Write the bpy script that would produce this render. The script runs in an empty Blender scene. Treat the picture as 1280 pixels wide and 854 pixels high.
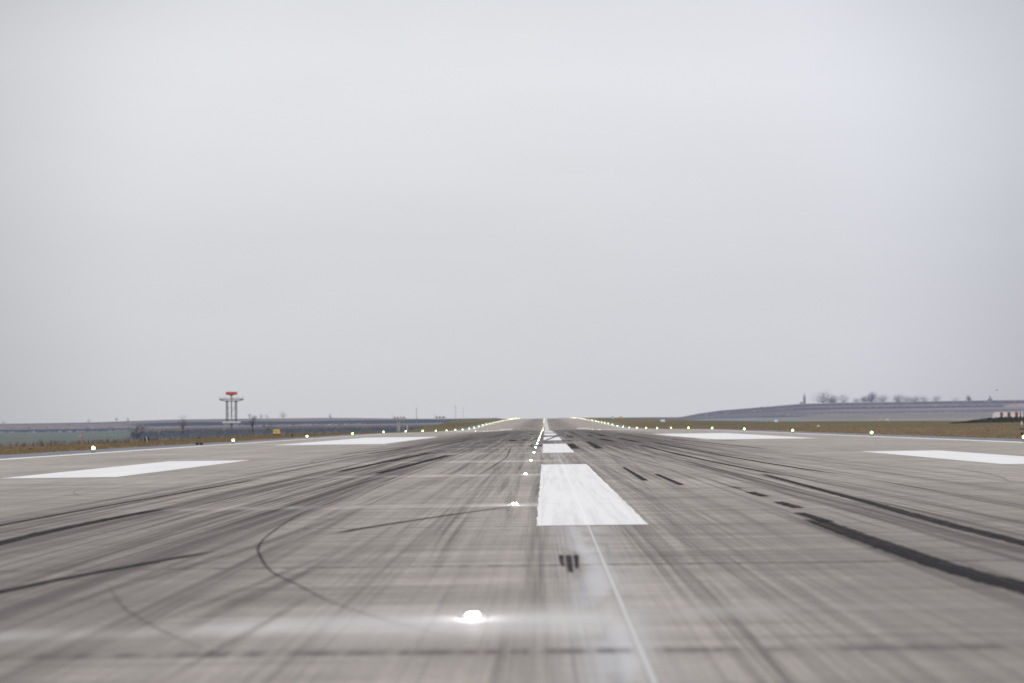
import bpy, bmesh, math, random
from mathutils import Vector, Matrix
import numpy as np
random.seed(11)
S = bpy.context.scene
COL = S.collection
R = math.radians

# ------------------------------------------------------------------ colour
def lin(r, g, b, k=0.86):
    f = lambda c: ((c/255+0.055)/1.055)**2.4 if c > 10 else c/255/12.92
    return (f(r)/k, f(g)/k, f(b)/k, 1.0)

# ------------------------------------------------------------------ nodes
class G:
    def __init__(s, nt): s.nt = nt; s.n = nt.nodes; s.l = nt.links
    def put(s, sock, v):
        if v is None: return
        if isinstance(v, bpy.types.NodeSocket): s.l.new(v, sock)
        elif isinstance(v, (tuple, list)): sock.default_value = v if len(v) == len(sock.default_value) else tuple(v)+(1,)
        else:
            try: sock.default_value = v
            except Exception: sock.default_value = (v, v, v, 1)
    def m(s, op, a, b=None, c=None, clamp=False):
        n = s.n.new('ShaderNodeMath'); n.operation = op; n.use_clamp = clamp
        s.put(n.inputs[0], a); s.put(n.inputs[1], b); s.put(n.inputs[2], c)
        return n.outputs[0]
    def add(s, a, b): return s.m('ADD', a, b)
    def sub(s, a, b): return s.m('SUBTRACT', a, b)
    def mul(s, a, b, clamp=False): return s.m('MULTIPLY', a, b, clamp=clamp)
    def xyz(s, x, y, z=0.0):
        n = s.n.new('ShaderNodeCombineXYZ'); s.put(n.inputs[0], x); s.put(n.inputs[1], y); s.put(n.inputs[2], z)
        return n.outputs[0]
    def noise(s, vec, scale=1.0, detail=3.0, rough=0.55):
        n = s.n.new('ShaderNodeTexNoise'); s.put(n.inputs['Vector'], vec)
        n.inputs['Scale'].default_value = scale; n.inputs['Detail'].default_value = detail; n.inputs['Roughness'].default_value = rough
        return n.outputs[0]
    def map(s, v, a, b, c=0.0, d=1.0, kind='SMOOTHSTEP'):
        n = s.n.new('ShaderNodeMapRange'); n.interpolation_type = kind
        s.put(n.inputs[0], v); s.put(n.inputs[1], a); s.put(n.inputs[2], b); s.put(n.inputs[3], c); s.put(n.inputs[4], d)
        return n.outputs[0]
    def mix(s, f, a, b, kind='MIX'):
        n = s.n.new('ShaderNodeMix'); n.data_type = 'RGBA'; n.blend_type = kind
        s.put(n.inputs[0], f); s.put(n.inputs[6], a); s.put(n.inputs[7], b)
        return n.outputs[2]
    def gauss(s, x, c, w):
        d = s.mul(s.sub(x, c), s.m('DIVIDE', 1.0, w))
        return s.m('EXPONENT', s.mul(s.mul(d, d), -1.0))
    def pos(s):
        g = s.n.new('ShaderNodeNewGeometry'); p = s.n.new('ShaderNodeSeparateXYZ'); s.l.new(g.outputs['Position'], p.inputs[0])
        return g.outputs['Position'], p.outputs[0], p.outputs[1], p.outputs[2]

def new_mat(name):
    m = bpy.data.materials.new(name); m.use_nodes = True
    g = G(m.node_tree); b = g.n['Principled BSDF']
    return m, g, b

def mat(name, col, rough=0.7, metal=0.0, spec=0.3, var=0.18, scale=3.0):
    m, g, b = new_mat(name)
    tc = g.n.new('ShaderNodeTexCoord')
    n = g.noise(tc.outputs['Object'], scale, 4)
    dark = tuple(c*(1-var) for c in col[:3])+(1,); lite = tuple(min(1, c*(1+var)) for c in col[:3])+(1,)
    g.put(b.inputs['Base Color'], g.mix(g.map(n, .3, .7), dark, lite))
    b.inputs['Roughness'].default_value = rough; b.inputs['Metallic'].default_value = metal
    b.inputs['Specular IOR Level'].default_value = spec
    return m

def emis(name, col, strength, nee=False):
    m, g, b = new_mat(name)
    g.n.remove(b); e = g.n.new('ShaderNodeEmission'); e.inputs[0].default_value = tuple(col)+(1,); e.inputs[1].default_value = strength
    g.l.new(e.outputs[0], g.n['Material Output'].inputs[0])
    if not nee: m.cycles.emission_sampling = 'NONE'
    return m

# ------------------------------------------------------------------ mesh helpers
def obj(name, bm, m, parent=None, smooth=False, loc=None):
    me = bpy.data.meshes.new(name)
    bmesh.ops.recalc_face_normals(bm, faces=bm.faces[:]) if smooth is not None else None
    bm.to_mesh(me); bm.free()
    for p in me.polygons: p.use_smooth = bool(smooth)
    me.materials.append(m)
    o = bpy.data.objects.new(name, me); COL.objects.link(o)
    if parent: o.parent = parent
    if loc: o.location = loc
    return o

def raw(name, verts, faces, m, parent=None, smooth=False):
    me = bpy.data.meshes.new(name); me.from_pydata(verts, [], faces); me.update()
    if smooth:
        for p in me.polygons: p.use_smooth = True
    me.materials.append(m)
    o = bpy.data.objects.new(name, me); COL.objects.link(o)
    if parent: o.parent = parent
    return o

def thing(name, label, cat, loc, rz=0, group=None):
    o = bpy.data.objects.new(name, None); COL.objects.link(o)
    o.location = loc; o.rotation_euler = (0, 0, rz); o.empty_display_size = .2
    o['label'] = label; o['category'] = cat
    if group: o['group'] = group
    return o
def tag(o, label, cat, group=None):
    o['label'] = label; o['category'] = cat
    if group: o['group'] = group
    return o

def box(bm, x0, x1, y0, y1, z0, z1, bev=0.0):
    r = bmesh.ops.create_cube(bm, size=1.0)
    for v in r['verts']:
        v.co = Vector(((x0+x1)/2+v.co.x*(x1-x0), (y0+y1)/2+v.co.y*(y1-y0), (z0+z1)/2+v.co.z*(z1-z0)))
    if bev:
        es = list({e for v in r['verts'] for e in v.link_edges})
        bmesh.ops.bevel(bm, geom=es, offset=bev, segments=2, affect='EDGES')
def tube(bm, p, q, r0, r1=None, seg=8, caps=True):
    r1 = r0 if r1 is None else r1
    p, q = Vector(p), Vector(q); d = q-p
    if d.length < 1e-6: return
    rot = d.to_track_quat('Z', 'Y').to_matrix().to_4x4()
    bmesh.ops.create_cone(bm, cap_ends=caps, segments=seg, radius1=r0, radius2=max(r1, 1e-4), depth=d.length,
                          matrix=Matrix.Translation((p+q)/2) @ rot)
def lathe(bm, prof, seg=16, c=(0, 0)):
    rings = []
    for r, z in prof:
        rings.append([bm.verts.new((c[0]+r*math.cos(t), c[1]+r*math.sin(t), z)) for t in [2*math.pi*i/seg for i in range(seg)]])
    for a, b in zip(rings, rings[1:]):
        for i in range(seg): bm.faces.new((a[i], a[(i+1) % seg], b[(i+1) % seg], b[i]))
    bm.faces.new(rings[0][::-1]); bm.faces.new(rings[-1])

def interp(x, xs, ys): return float(np.interp(x, xs, ys))
def sm(x, a, b):
    t = min(1, max(0, (x-a)/(b-a))); return t*t*(3-2*t)

# ------------------------------------------------------------------ terrain heights (metres; the runway runs along +Y)
PY = [-500, 0, 250, 310, 365, 430, 482, 520, 560, 600, 640, 740, 869, 1000, 1187, 1400, 1570, 1700, 9000]
PZ = [0, 0, 0, -.14, -.36, -.48, -.5, -.40, -.16, .15, .52, 1.22, 2.1, 2.9, 4.0, 4.85, 5.3, 5.4, 5.4]
def prof(y): return interp(y, PY, PZ)
def bankw(y): return interp(y, [0, 250, 500, 800, 1100, 1500, 2500], [35.5, 35.5, 38, 46, 57, 68, 110])
LY = [0, 300, 700, 1050, 1300, 1800, 2000, 2400, 3200, 4500, 9000]
Z_OUT = [-3, -3, -3.6, -3.6, -3.2, -1.3, 1.2, 3.2, 8.4, 17.3, 17]
Z_IN = [-3, -3, -3.5, -1.1, .9, 1.5, 1.9, 3.2, 11.6, 21.9, 21]
def z_left(x, y):
    a = -x/max(y, 40); t = sm(a, .2, .27)
    z = interp(y, LY, Z_IN)*(1-t)+interp(y, LY, Z_OUT)*t
    if y > 2400: z *= 1-.28*(1-sm(a, .05, .13))*sm(y, 2400, 4500)
    return z + .5*math.sin(x*.006+1)*sm(y, 1500, 3000)
HA = [.03, .06, .077, .088, .1, .123, .145, .17, .2, .25, .6, 1.5]
HE = [6, 5.6, 5.2, 9.5, 13, 16.4, 20, 20.8, 20.9, 21.3, 20, 19]
def z_flat(y): return interp(y, [0, 600, 1000, 1400, 2000, 2200], [0, 0, .2, 1.2, 2.3, 3.0])
def z_right(x, y):
    a = x/max(y, 40); w = sm(x, 35, 150)
    z = prof(y)*(1-w)+z_flat(y)*w
    if y > 2000:
        top = 1.2+interp(a, HA, HE)*3700/2192
        t = min(1, (y-2000)/1700); t = t*.55+.45*t*t*(3-2*t)
        z = z*(1-t)+top*t
    return z
def ground_z(x, y):
    if x < -26:
        w = bankw(y)
        if x > -w: return prof(y)
        t = sm(-x, w, w+14); zl = z_left(x, y)
        return prof(y)*(1-t)+zl*t
    if x > 26: return z_right(x, y)
    return prof(y)

# ------------------------------------------------------------------ terrain colours, distance haze baked into the far ones
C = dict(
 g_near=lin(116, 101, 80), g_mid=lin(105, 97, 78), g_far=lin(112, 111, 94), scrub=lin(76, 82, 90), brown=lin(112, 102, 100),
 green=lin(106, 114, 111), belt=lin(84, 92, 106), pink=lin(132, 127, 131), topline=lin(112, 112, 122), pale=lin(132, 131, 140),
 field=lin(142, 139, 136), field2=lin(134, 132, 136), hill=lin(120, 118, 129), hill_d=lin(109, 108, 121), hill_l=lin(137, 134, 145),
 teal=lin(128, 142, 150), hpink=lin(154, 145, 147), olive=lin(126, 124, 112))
def mixc(a, b, t): return tuple(a[i]*(1-t)+b[i]*t for i in range(3))+(1,)
def wob(x, y, s): return math.sin(x*s*1.3+2*math.sin(y*s*.7))*.5+math.sin(x*s*3.1+y*s*1.9)*.3
def t_col(x, y):
    if x > -26 and x < 26: return C['g_mid'] if y < 1000 else C['g_far']
    if x < 0:
        w = bankw(y)
        if x > -w-4:
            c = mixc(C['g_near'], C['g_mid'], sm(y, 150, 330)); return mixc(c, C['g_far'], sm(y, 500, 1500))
        a = -x/max(y, 40); yy = y*(1+.03*wob(x, y, .01))
        t = sm(a+.006*wob(x, y, .02), .222, .243)
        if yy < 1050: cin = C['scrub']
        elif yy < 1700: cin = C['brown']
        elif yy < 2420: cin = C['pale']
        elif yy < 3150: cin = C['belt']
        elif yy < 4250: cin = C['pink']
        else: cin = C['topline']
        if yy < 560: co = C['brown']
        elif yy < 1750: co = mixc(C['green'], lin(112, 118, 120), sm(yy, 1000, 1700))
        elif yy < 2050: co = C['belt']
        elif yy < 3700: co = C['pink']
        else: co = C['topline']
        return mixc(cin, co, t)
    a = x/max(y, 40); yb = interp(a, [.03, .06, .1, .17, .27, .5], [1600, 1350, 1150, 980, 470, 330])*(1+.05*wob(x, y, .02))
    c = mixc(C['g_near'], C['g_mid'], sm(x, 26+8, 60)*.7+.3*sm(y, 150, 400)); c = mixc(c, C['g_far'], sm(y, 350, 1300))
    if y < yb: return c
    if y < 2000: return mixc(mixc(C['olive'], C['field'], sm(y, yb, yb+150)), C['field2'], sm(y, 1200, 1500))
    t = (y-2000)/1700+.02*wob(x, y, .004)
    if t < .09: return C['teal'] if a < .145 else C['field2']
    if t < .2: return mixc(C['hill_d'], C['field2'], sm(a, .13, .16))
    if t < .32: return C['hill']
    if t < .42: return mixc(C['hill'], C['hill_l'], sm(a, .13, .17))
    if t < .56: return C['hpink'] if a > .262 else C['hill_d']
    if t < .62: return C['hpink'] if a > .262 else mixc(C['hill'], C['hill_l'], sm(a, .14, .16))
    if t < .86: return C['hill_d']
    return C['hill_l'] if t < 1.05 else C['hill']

def build_ground():
    ys = [-400, -150, -50, 0, 20]
    while ys[-1] < 9000: ys.append(ys[-1]*1.0125)
    al = [0.0]
    while al[-1] < .34: al.append(al[-1]+.0032)
    while al[-1] < 1.5: al.append(al[-1]*1.18)
    V, F, K = [], [], []
    for y in ys:
        w = bankw(y); yy = max(y, 60)
        row = [(-(w+14)-a*yy) for a in reversed(al[1:])]
        row += [-(w+14), -(w+9.5), -(w+5), -(w+2), -w, -(26+(w-26)*.66), -(26+(w-26)*.33), -26.36, -26.25, -13, 0, 13, 26.55, 26.66]
        row += [26.66+a*yy for a in al[1:]]
        for x in row:
            z = ground_z(x, y) - (.06 if -26.3 < x < 26.6 else 0)
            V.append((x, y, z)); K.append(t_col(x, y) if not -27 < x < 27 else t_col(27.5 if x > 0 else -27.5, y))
    n = len(row)
    for j in range(len(ys)-1):
        for i in range(n-1):
            a = j*n+i; F.append((a, a+1, a+n+1, a+n))
    m, g, b = new_mat('ground_soil')
    at = g.n.new('ShaderNodeAttribute'); at.attribute_name = 'Col'
    P, x, y, z = g.pos()
    n1 = g.noise(g.xyz(g.mul(x, .5), g.mul(y, .12)), 1, 5)
    n2 = g.noise(g.xyz(g.mul(x, 4), g.mul(y, 1.5)), 1, 3)
    n3 = g.noise(g.xyz(g.mul(x, .01), g.mul(y, .004), 5), 1, 5, .65)
    k = g.mul(g.map(n1, .25, .75, .78, 1.22), g.mul(g.map(n2, .25, .75, .85, 1.15), g.map(n3, .25, .75, .84, 1.16)))
    near = g.map(y, 500, 1600, 1, 0)
    k = g.add(1.0, g.mul(g.sub(k, 1.0), g.add(.55, g.mul(near, .45))))
    warm = g.mix(g.mul(g.map(g.noise(g.xyz(g.mul(x, .11), g.mul(y, .03), 9), 1, 4), .45, .7), near), (1, 1, 1, 1), (1.08, .97, .88, 1))
    c = g.mix(1.0, at.outputs['Color'], warm, 'MULTIPLY')
    edgew = g.mul(g.map(g.m('ABSOLUTE', x), 27, 31, 1, 0), g.map(g.noise(g.xyz(g.mul(x, .3), g.mul(y, .05), 17), 1, 4), .42, .6))
    c = g.mix(g.mul(edgew, .6), c, lin(146, 132, 124))
    v = g.n.new('ShaderNodeVectorMath'); v.operation = 'SCALE'; g.l.new(c, v.inputs[0]); g.l.new(k, v.inputs['Scale'])
    g.l.new(v.outputs[0], b.inputs['Base Color']); b.inputs['Roughness'].default_value = 1; b.inputs['Specular IOR Level'].default_value = .05
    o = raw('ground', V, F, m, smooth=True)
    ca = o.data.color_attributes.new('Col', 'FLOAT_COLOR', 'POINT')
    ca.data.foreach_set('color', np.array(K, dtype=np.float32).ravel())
    o['kind'] = 'structure'
    return o
build_ground()

# ------------------------------------------------------------------ runway sheets
def strip_rows(y0, y1, step_near=4.0):
    ys = [y0]
    while ys[-1] < y1:
        ys.append(min(y1, ys[-1]+max(step_near, ys[-1]*.02)))
    return ys
def sheet(name, xl, xr, y0, y1, dz, m, parent=None, nx=1, step=4.0):
    V, F = [], []
    ys = strip_rows(y0, y1, step)
    for y in ys:
        for i in range(nx+1): V.append((xl+(xr-xl)*i/nx, y, prof(y)+dz))
    for j in range(len(ys)-1):
        for i in range(nx): a = j*(nx+1)+i; F.append((a, a+1, a+nx+2, a+nx+1))
    return raw(name, V, F, m, parent, smooth=True)

def pavement_mat():
    m, g, b = new_mat('worn_runway_concrete')
    P, x, y, z = g.pos()
    farness = g.map(y, 60, 500)
    # slab to slab differences
    sx = g.m('FLOOR', g.mul(g.sub(x, .49), 1/3.75)); sy = g.m('FLOOR', g.mul(g.sub(y, 9.3), 1/5.6))
    wn = g.n.new('ShaderNodeTexWhiteNoise'); wn.noise_dimensions = '2D'; g.l.new(g.xyz(sx, sy), wn.inputs['Vector'])
    slab = g.map(wn.outputs['Value'], 0, 1, .955, 1.045, 'LINEAR')
    # broad stains, aggregate
    big = g.map(g.noise(g.xyz(g.mul(x, .35), g.mul(y, .12)), 1, 5), .25, .75, .90, 1.1)
    mott = g.map(g.noise(g.xyz(g.mul(x, 2.2), g.mul(y, .7), 7), 1, 6, .65), .2, .8, .90, 1.10)
    grain = g.map(g.noise(P, 24, 5, .85), .3, .7, .82, 1.15)
    # transverse brushing across the slabs
    br = g.map(g.noise(g.xyz(g.mul(x, .16), g.mul(y, 7.5), 3), 1, 4, .7), .3, .7, .82, 1.12)
    br2 = g.map(g.noise(g.xyz(g.mul(x, .30), g.mul(y, 2.1), 13), 1, 5, .75), .3, .7, .85, 1.12)
    br3 = g.map(g.noise(g.xyz(g.mul(x, .10), g.mul(y, .62), 33), 1, 5, .75), .3, .7, .89, 1.09)
    # longitudinal streaks at slightly different headings
    def streak(kx, ky, skew, seed, lo, hi):
        xx = g.add(x, g.mul(y, skew))
        return g.map(g.noise(g.xyz(g.mul(xx, kx), g.mul(y, ky), seed), 1, 5, .68), lo, hi)
    s1 = streak(2.1, .012, 0.0, 1.0, .36, .66)
    s2 = streak(6.5, .012, .008, 21.0, .38, .64)
    s3 = streak(16, .016, -.007, 41.0, .36, .66)
    s4 = streak(4.5, .014, .032, 61.0, .48, .68)
    s5 = streak(5.5, .014, -.028, 81.0, .50, .68)
    s6 = g.mul(streak(44, .02, .003, 101.0, .5, .62), g.map(s1, .2, .8, .3, 1))
    wid = g.map(y, 10, 180, 1.0, 1.75)
    def lane(c, w): return g.m('EXPONENT', g.mul(g.m('POWER', g.m('ABSOLUTE', g.m('DIVIDE', g.sub(x, c), g.mul(wid, w))), 2.4), -1))
    lanes = g.m('MAXIMUM', lane(-4.9, 2.9), g.mul(lane(5.1, 3.1), .95))
    lanes = g.m('MAXIMUM', lanes, g.mul(g.gauss(x, .4, 3.5), .58))
    lanes = g.mul(lanes, g.map(y, 385, 420, 1, .42))
    lanes = g.mul(lanes, g.map(y, 6, 24, .85, 1))
    dens = g.mul(g.map(y, 35, 130, 0, .40), 1.0)
    st = g.add(g.mul(s1, .42), g.add(g.mul(s2, .33), g.add(g.mul(s3, .22), g.add(g.mul(s4, .22), g.add(g.mul(s5, .2), g.add(g.mul(s6, .3), dens))))))
    rub = g.mul(lanes, g.m('MULTIPLY_ADD', g.sub(st, .66), 2.3, .74), clamp=True)
    thin = g.mul(g.add(g.mul(s2, .5), g.mul(s3, .5)), g.map(g.m('ABSOLUTE', x), 9, 20, .26, .1))
    rub = g.m('MAXIMUM', rub, thin)
    rub = g.mul(rub, .84)
    # far end rubber
    fr = g.mul(g.gauss(y, 1230, 130), g.m('MAXIMUM', g.gauss(x, -6, 3), g.gauss(x, 6.5, 3)))
    rub = g.m('MAXIMUM', rub, g.mul(fr, .55))
    base = g.mix(farness, lin(174, 166, 159), lin(179, 171, 164))
    base = g.mix(g.map(y, 392, 440), base, lin(174, 165, 158))
    base = g.mix(g.map(y, 900, 1500), base, lin(174, 168, 165))
    k = g.mul(g.mul(slab, big), g.mul(g.mul(mott, grain), g.mul(br, g.mul(br2, br3))))
    vm = g.n.new('ShaderNodeVectorMath'); vm.operation = 'SCALE'; g.l.new(base, vm.inputs[0]); g.l.new(k, vm.inputs['Scale'])
    col = g.mix(rub, vm.outputs[0], lin(72, 66, 64))
    # lens vignette put into the colour: foreground darkens outward
    edge = g.mul(g.map(g.m('ABSOLUTE', g.add(x, .2)), .8, 3.2), g.map(y, 12, 38, 1, 0))
    col = g.mix(g.mul(edge, .46), col, lin(104, 98, 95))
    # pale leached strip beside the centre joint
    pal = g.mul(g.gauss(x, .38, .22), g.map(g.noise(g.xyz(g.mul(x, 3), g.mul(y, .5), 2), 1, 4), .35, .6, .25, 1))
    pal = g.mul(pal, g.map(y, 18, 45, .62, .12))
    col = g.mix(pal, col, lin(206, 206, 208))
    # sealed saw cuts running out from the inset lights
    fy = g.m('MODULO', g.sub(g.sub(y, g.mul(g.mul(x, g.map(y, 6, 18, .32, 0)), 1.0)), 3.45), 15.05)
    wv = g.mul(g.noise(g.xyz(g.mul(x, .5), 0.0, 4), 1, 2), .25)
    cut = g.gauss(g.add(fy, wv), 7.6, g.map(y, 5, 60, .34, .75))
    cut = g.mul(cut, g.mul(g.map(x, -7.5, -.8, .15, 1), g.map(x, -.2, 3.0, 1, .06)))
    cut = g.mul(cut, g.map(g.noise(g.xyz(g.mul(x, 1.3), g.mul(y, .3), 12), 1, 4), .35, .62, .12, .7))
    cut = g.mul(cut, g.map(y, 80, 200, 1, .2))
    col = g.mix(g.mul(cut, g.map(y, 9, 20, .62, .9)), col, lin(212, 209, 206))
    # bright pale patch round the nearest inset light
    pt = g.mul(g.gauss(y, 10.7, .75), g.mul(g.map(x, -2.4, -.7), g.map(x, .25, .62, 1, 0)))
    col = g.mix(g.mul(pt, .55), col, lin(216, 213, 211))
    # joints
    jx = g.m('ABSOLUTE', g.sub(g.m('FRACT', g.add(g.mul(g.sub(x, .49), 1/3.75), .5)), .5))
    jl = g.map(g.mul(jx, 3.75), 0.012, 0.035, .42, 0)
    jy = g.m('ABSOLUTE', g.sub(g.m('FRACT', g.add(g.mul(g.sub(y, 9.3), 1/5.6), .5)), .5))
    jn = g.map(g.noise(g.xyz(g.mul(x, 6), g.mul(y, .2), 15), 1, 3), .4, .6, .25, 1)
    jt = g.mul(g.mul(g.map(g.mul(jy, 5.6), g.map(y, 9, 30, .05, .02), g.map(y, 9, 30, .17, .09), 1, 0), g.map(y, 9, 30, .75, .5)), jn)
    col = g.mix(g.mul(g.m('MAXIMUM', jl, jt), g.map(y, 60, 200, 1, .3)), col, lin(96, 92, 92))
    # pale filler in the centre joint
    cj = g.mul(g.map(g.m('ABSOLUTE', g.sub(x, .49)), .010, .022, .6, 0), g.map(y, 60, 120, 1, 0))
    col = g.mix(cj, col, lin(222, 220, 218))
    # pale band painted as a mirage reflection where the runway dips
    mirage_band = g.mul(g.mul(g.map(y, 365, 380), g.map(y, 420, 445, 1, 0)), g.map(g.m('ABSOLUTE', x), 9.5, 12))
    col = g.mix(g.mul(mirage_band, .6), col, lin(214, 212, 210))
    g.l.new(col, b.inputs['Base Color'])
    g.put(b.inputs['Roughness'], g.add(.72, g.mul(rub, -.12)))
    b.inputs['Specular IOR Level'].default_value = .04
    bp = g.n.new('ShaderNodeBump'); bp.inputs['Strength'].default_value = .25; bp.inputs['Distance'].default_value = .01
    g.l.new(g.noise(P, 25, 4, .7), bp.inputs['Height']); g.l.new(bp.outputs[0], b.inputs['Normal'])
    return m
PAVE = pavement_mat()
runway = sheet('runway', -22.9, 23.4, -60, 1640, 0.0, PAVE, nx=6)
runway['kind'] = 'structure'

def asphalt_mat():
    m, g, b = new_mat('shoulder_asphalt'); P, x, y, z = g.pos()
    n = g.noise(g.xyz(g.mul(x, 1.2), g.mul(y, .15)), 1, 5); n2 = g.noise(P, 30, 3, .8)
    col = g.mix(g.map(n, .3, .7), lin(112, 112, 120), lin(134, 134, 142))
    col = g.mix(g.map(n2, .3, .7, 0, .3), col, lin(92, 92, 98))
    g.l.new(col, b.inputs['Base Color']); b.inputs['Roughness'].default_value = .85
    return m
ASP = asphalt_mat()
for xl, xr in ((-26.3, -22.8), (23.3, 26.6)):
    o = sheet('runway_shoulder', xl, xr, -60, 1640, -.012, ASP); o['kind'] = 'structure'

def paint_mat(name, wear):
    m, g, b = new_mat(name); P, x, y, z = g.pos()
    a = g.noise(g.xyz(g.mul(x, 9), g.mul(y, .12), 3), 1, 5, .7)
    c = g.noise(g.xyz(g.mul(x, .8), g.mul(y, 9), 6), 1, 4, .75)
    d = g.noise(P, 5, 6, .75)
    w = g.add(g.mul(g.map(a, .42, .7), .62), g.add(g.mul(g.map(c, .5, .75), .4), g.mul(g.map(d, .58, .7), .5)))
    col = g.mix(g.mul(w, wear, True), lin(236, 234, 233), lin(184, 180, 176))
    cj = g.mul(g.map(g.m('ABSOLUTE', g.sub(x, .49)), .008, .018, .35, 0), g.map(y, 60, 120, 1, 0))
    col = g.mix(cj, col, lin(250, 250, 250))
    jy = g.m('ABSOLUTE', g.sub(g.m('FRACT', g.add(g.mul(g.sub(y, 9.3), 1/5.6), .5)), .5))
    col = g.mix(g.mul(g.map(g.mul(jy, 5.6), .02, .08, .35, 0), g.map(d, .4, .6)), col, lin(150, 148, 148))
    g.l.new(col, b.inputs['Base Color']); b.inputs['Roughness'].default_value = .75; b.inputs['Specular IOR Level'].default_value = .08
    # ragged worn edge: a few pinholes where concrete shows
    tr = g.n.new('ShaderNodeBsdfTransparent'); mx = g.n.new('ShaderNodeMixShader')
    hole = g.map(g.noise(P, 11, 6, .8), .66, .70, 0, .7)
    g.l.new(g.mul(hole, wear), mx.inputs[0]); g.l.new(b.outputs[0], mx.inputs[1]); g.l.new(tr.outputs[0], mx.inputs[2])
    g.l.new(mx.outputs[0], g.n['Material Output'].inputs[0])
    return m
PAINT = paint_mat('white_marking_paint', .55)
PAINT_W = paint_mat('worn_marking_paint', .9)

def marking(name, xl, xr, y0, y1, m=PAINT, dz=.004):
    """painted sheet with slightly uneven edges"""
    V, F = [], []; n = 1
    ys = strip_rows(y0, y1, .35 if y0 < 50 else 1.5 if y0 < 80 else 4)
    for y in ys:
        j = .011 if y < 120 else 0
        V += [(xl+random.uniform(-j, j), y, prof(y)+dz), (xr+random.uniform(-j, j), y, prof(y)+dz)]
    for k in range(len(ys)-1): a = 2*k; F.append((a, a+1, a+3, a+2))
    return raw(name, V, F, m, runway)
for k in range(-1, 31):
    y0 = 20.55+50.3*k
    marking('centreline_stripe', -.115, 1.19, y0, y0+30.3)
marking('edge_line', -22.45, -21.75, -60, 1630); marking('edge_line', 22.25, 22.95, -60, 1630)
marking('touchdown_zone_marking', -13.5, -10.6, 43.2, 62.8); marking('touchdown_zone_marking', 11.7, 14.6, 45.2, 65.5)
marking('aiming_point_marking', -17.4, -10.3, 112, 171); marking('aiming_point_marking', 10.5, 17.7, 114, 173)
marking('touchdown_zone_marking', -12.9, -9.3, 486, 512); marking('touchdown_zone_marking', 9.2, 12.8, 486, 512)

# ------------------------------------------------------------------ tyre marks
def rubber_mat(name, op, streaks, soft=.25, kx=9, fade=.06):
    m, g, b = new_mat(name)
    uv = g.n.new('ShaderNodeUVMap'); uv.uv_map = 'UVMap'; s = g.n.new('ShaderNodeSeparateXYZ'); g.l.new(uv.outputs[0], s.inputs[0])
    u, v = s.outputs[0], s.outputs[1]; P, x, y, z = g.pos()
    en = g.mul(g.sub(g.noise(g.xyz(g.mul(u, 3.0), g.mul(y, 2.4), g.mul(x, 3)), 1, 6, .8), .5), .55)
    e = g.map(g.add(g.m('ABSOLUTE', g.sub(u, .5)), en), .44-soft*.5, .46, 1, 0)
    ends = g.mul(g.map(v, 0, fade), g.map(v, min(.9, 1-fade), 1, 1, 0))
    n = g.noise(g.xyz(g.mul(u, kx), g.mul(y, .12), g.mul(x, .05)), 1, 4, .65)
    n2 = g.noise(g.xyz(g.mul(x, 9), g.mul(y, 2.5), 8), 1, 4, .7)
    f = g.mul(g.mul(e, ends), g.mul(g.map(n, .3, .6, 1-streaks, 1), g.map(n2, .25, .6, .72, 1)))
    f = g.mul(f, op, True)
    b.inputs['Base Color'].default_value = lin(46, 44, 46); b.inputs['Roughness'].default_value = .8; b.inputs['Specular IOR Level'].default_value = .06
    tr = g.n.new('ShaderNodeBsdfTransparent'); mx = g.n.new('ShaderNodeMixShader')
    g.l.new(f, mx.inputs[0]); g.l.new(tr.outputs[0], mx.inputs[1]); g.l.new(b.outputs[0], mx.inputs[2])
    g.l.new(mx.outputs[0], g.n['Material Output'].inputs[0])
    return m
RB_D = rubber_mat('dense_tyre_rubber', .97, .5, kx=18)
RB_M = rubber_mat('thin_tyre_rubber', .55, .6, .7, fade=.35)
RB_F = rubber_mat('faint_tyre_rubber', .34, .7, .95, fade=.45)
RB_P = rubber_mat('pronged_scuff_rubber', .9, .3, .45)
RB_C = rubber_mat('curved_scuff_rubber', .84, .45, .6, fade=.12)
RB_S = rubber_mat('short_scuff_rubber', .92, .25, .3)
_z = [0]
def catmull(pts, n):
    out = []
    P = [pts[0]]+list(pts)+[pts[-1]]
    for i in range(1, len(P)-2):
        for k in range(n):
            t = k/n; p0, p1, p2, p3 = P[i-1], P[i], P[i+1], P[i+2]
            out.append(tuple(.5*((2*p1[j])+(-p0[j]+p2[j])*t+(2*p0[j]-5*p1[j]+4*p2[j]-p3[j])*t*t+(-p0[j]+3*p1[j]-3*p2[j]+p3[j])*t**3) for j in (0, 1)))
    out.append(tuple(pts[-1])); return out
def tyre(pts, w, m=RB_D, w2=None, n=8):
    w2 = w if w2 is None else w2
    q = catmull(pts, n); V, F, U = [], [], []; _z[0] += 1; dz = .0062+_z[0]*.00012
    L = [0]
    for a, b in zip(q, q[1:]): L.append(L[-1]+math.hypot(b[0]-a[0], b[1]-a[1]))
    for i, p in enumerate(q):
        a = q[max(0, i-1)]; b = q[min(len(q)-1, i+1)]; d = Vector((b[0]-a[0], b[1]-a[1])).normalized(); nn = Vector((d.y, -d.x))
        t = L[i]/L[-1]; ww = (w*(1-t)+w2*t)/2
        for s, u in ((-1, 0), (-.5, .25), (0, .5), (.5, .75), (1, 1)):
            V.append((p[0]+nn.x*ww*s, p[1]+nn.y*ww*s, prof(p[1])+dz)); U.append((u, t))
    for i in range(len(q)-1):
        for k in range(4): a = i*5+k; F.append((a, a+1, a+6, a+5))
    o = raw('tyre_mark', V, F, m, runway)
    uvl = o.data.uv_layers.new(name='UVMap')
    for lp in o.data.loops: uvl.data[lp.index].uv = U[lp.vertex_index]
    return o
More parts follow.
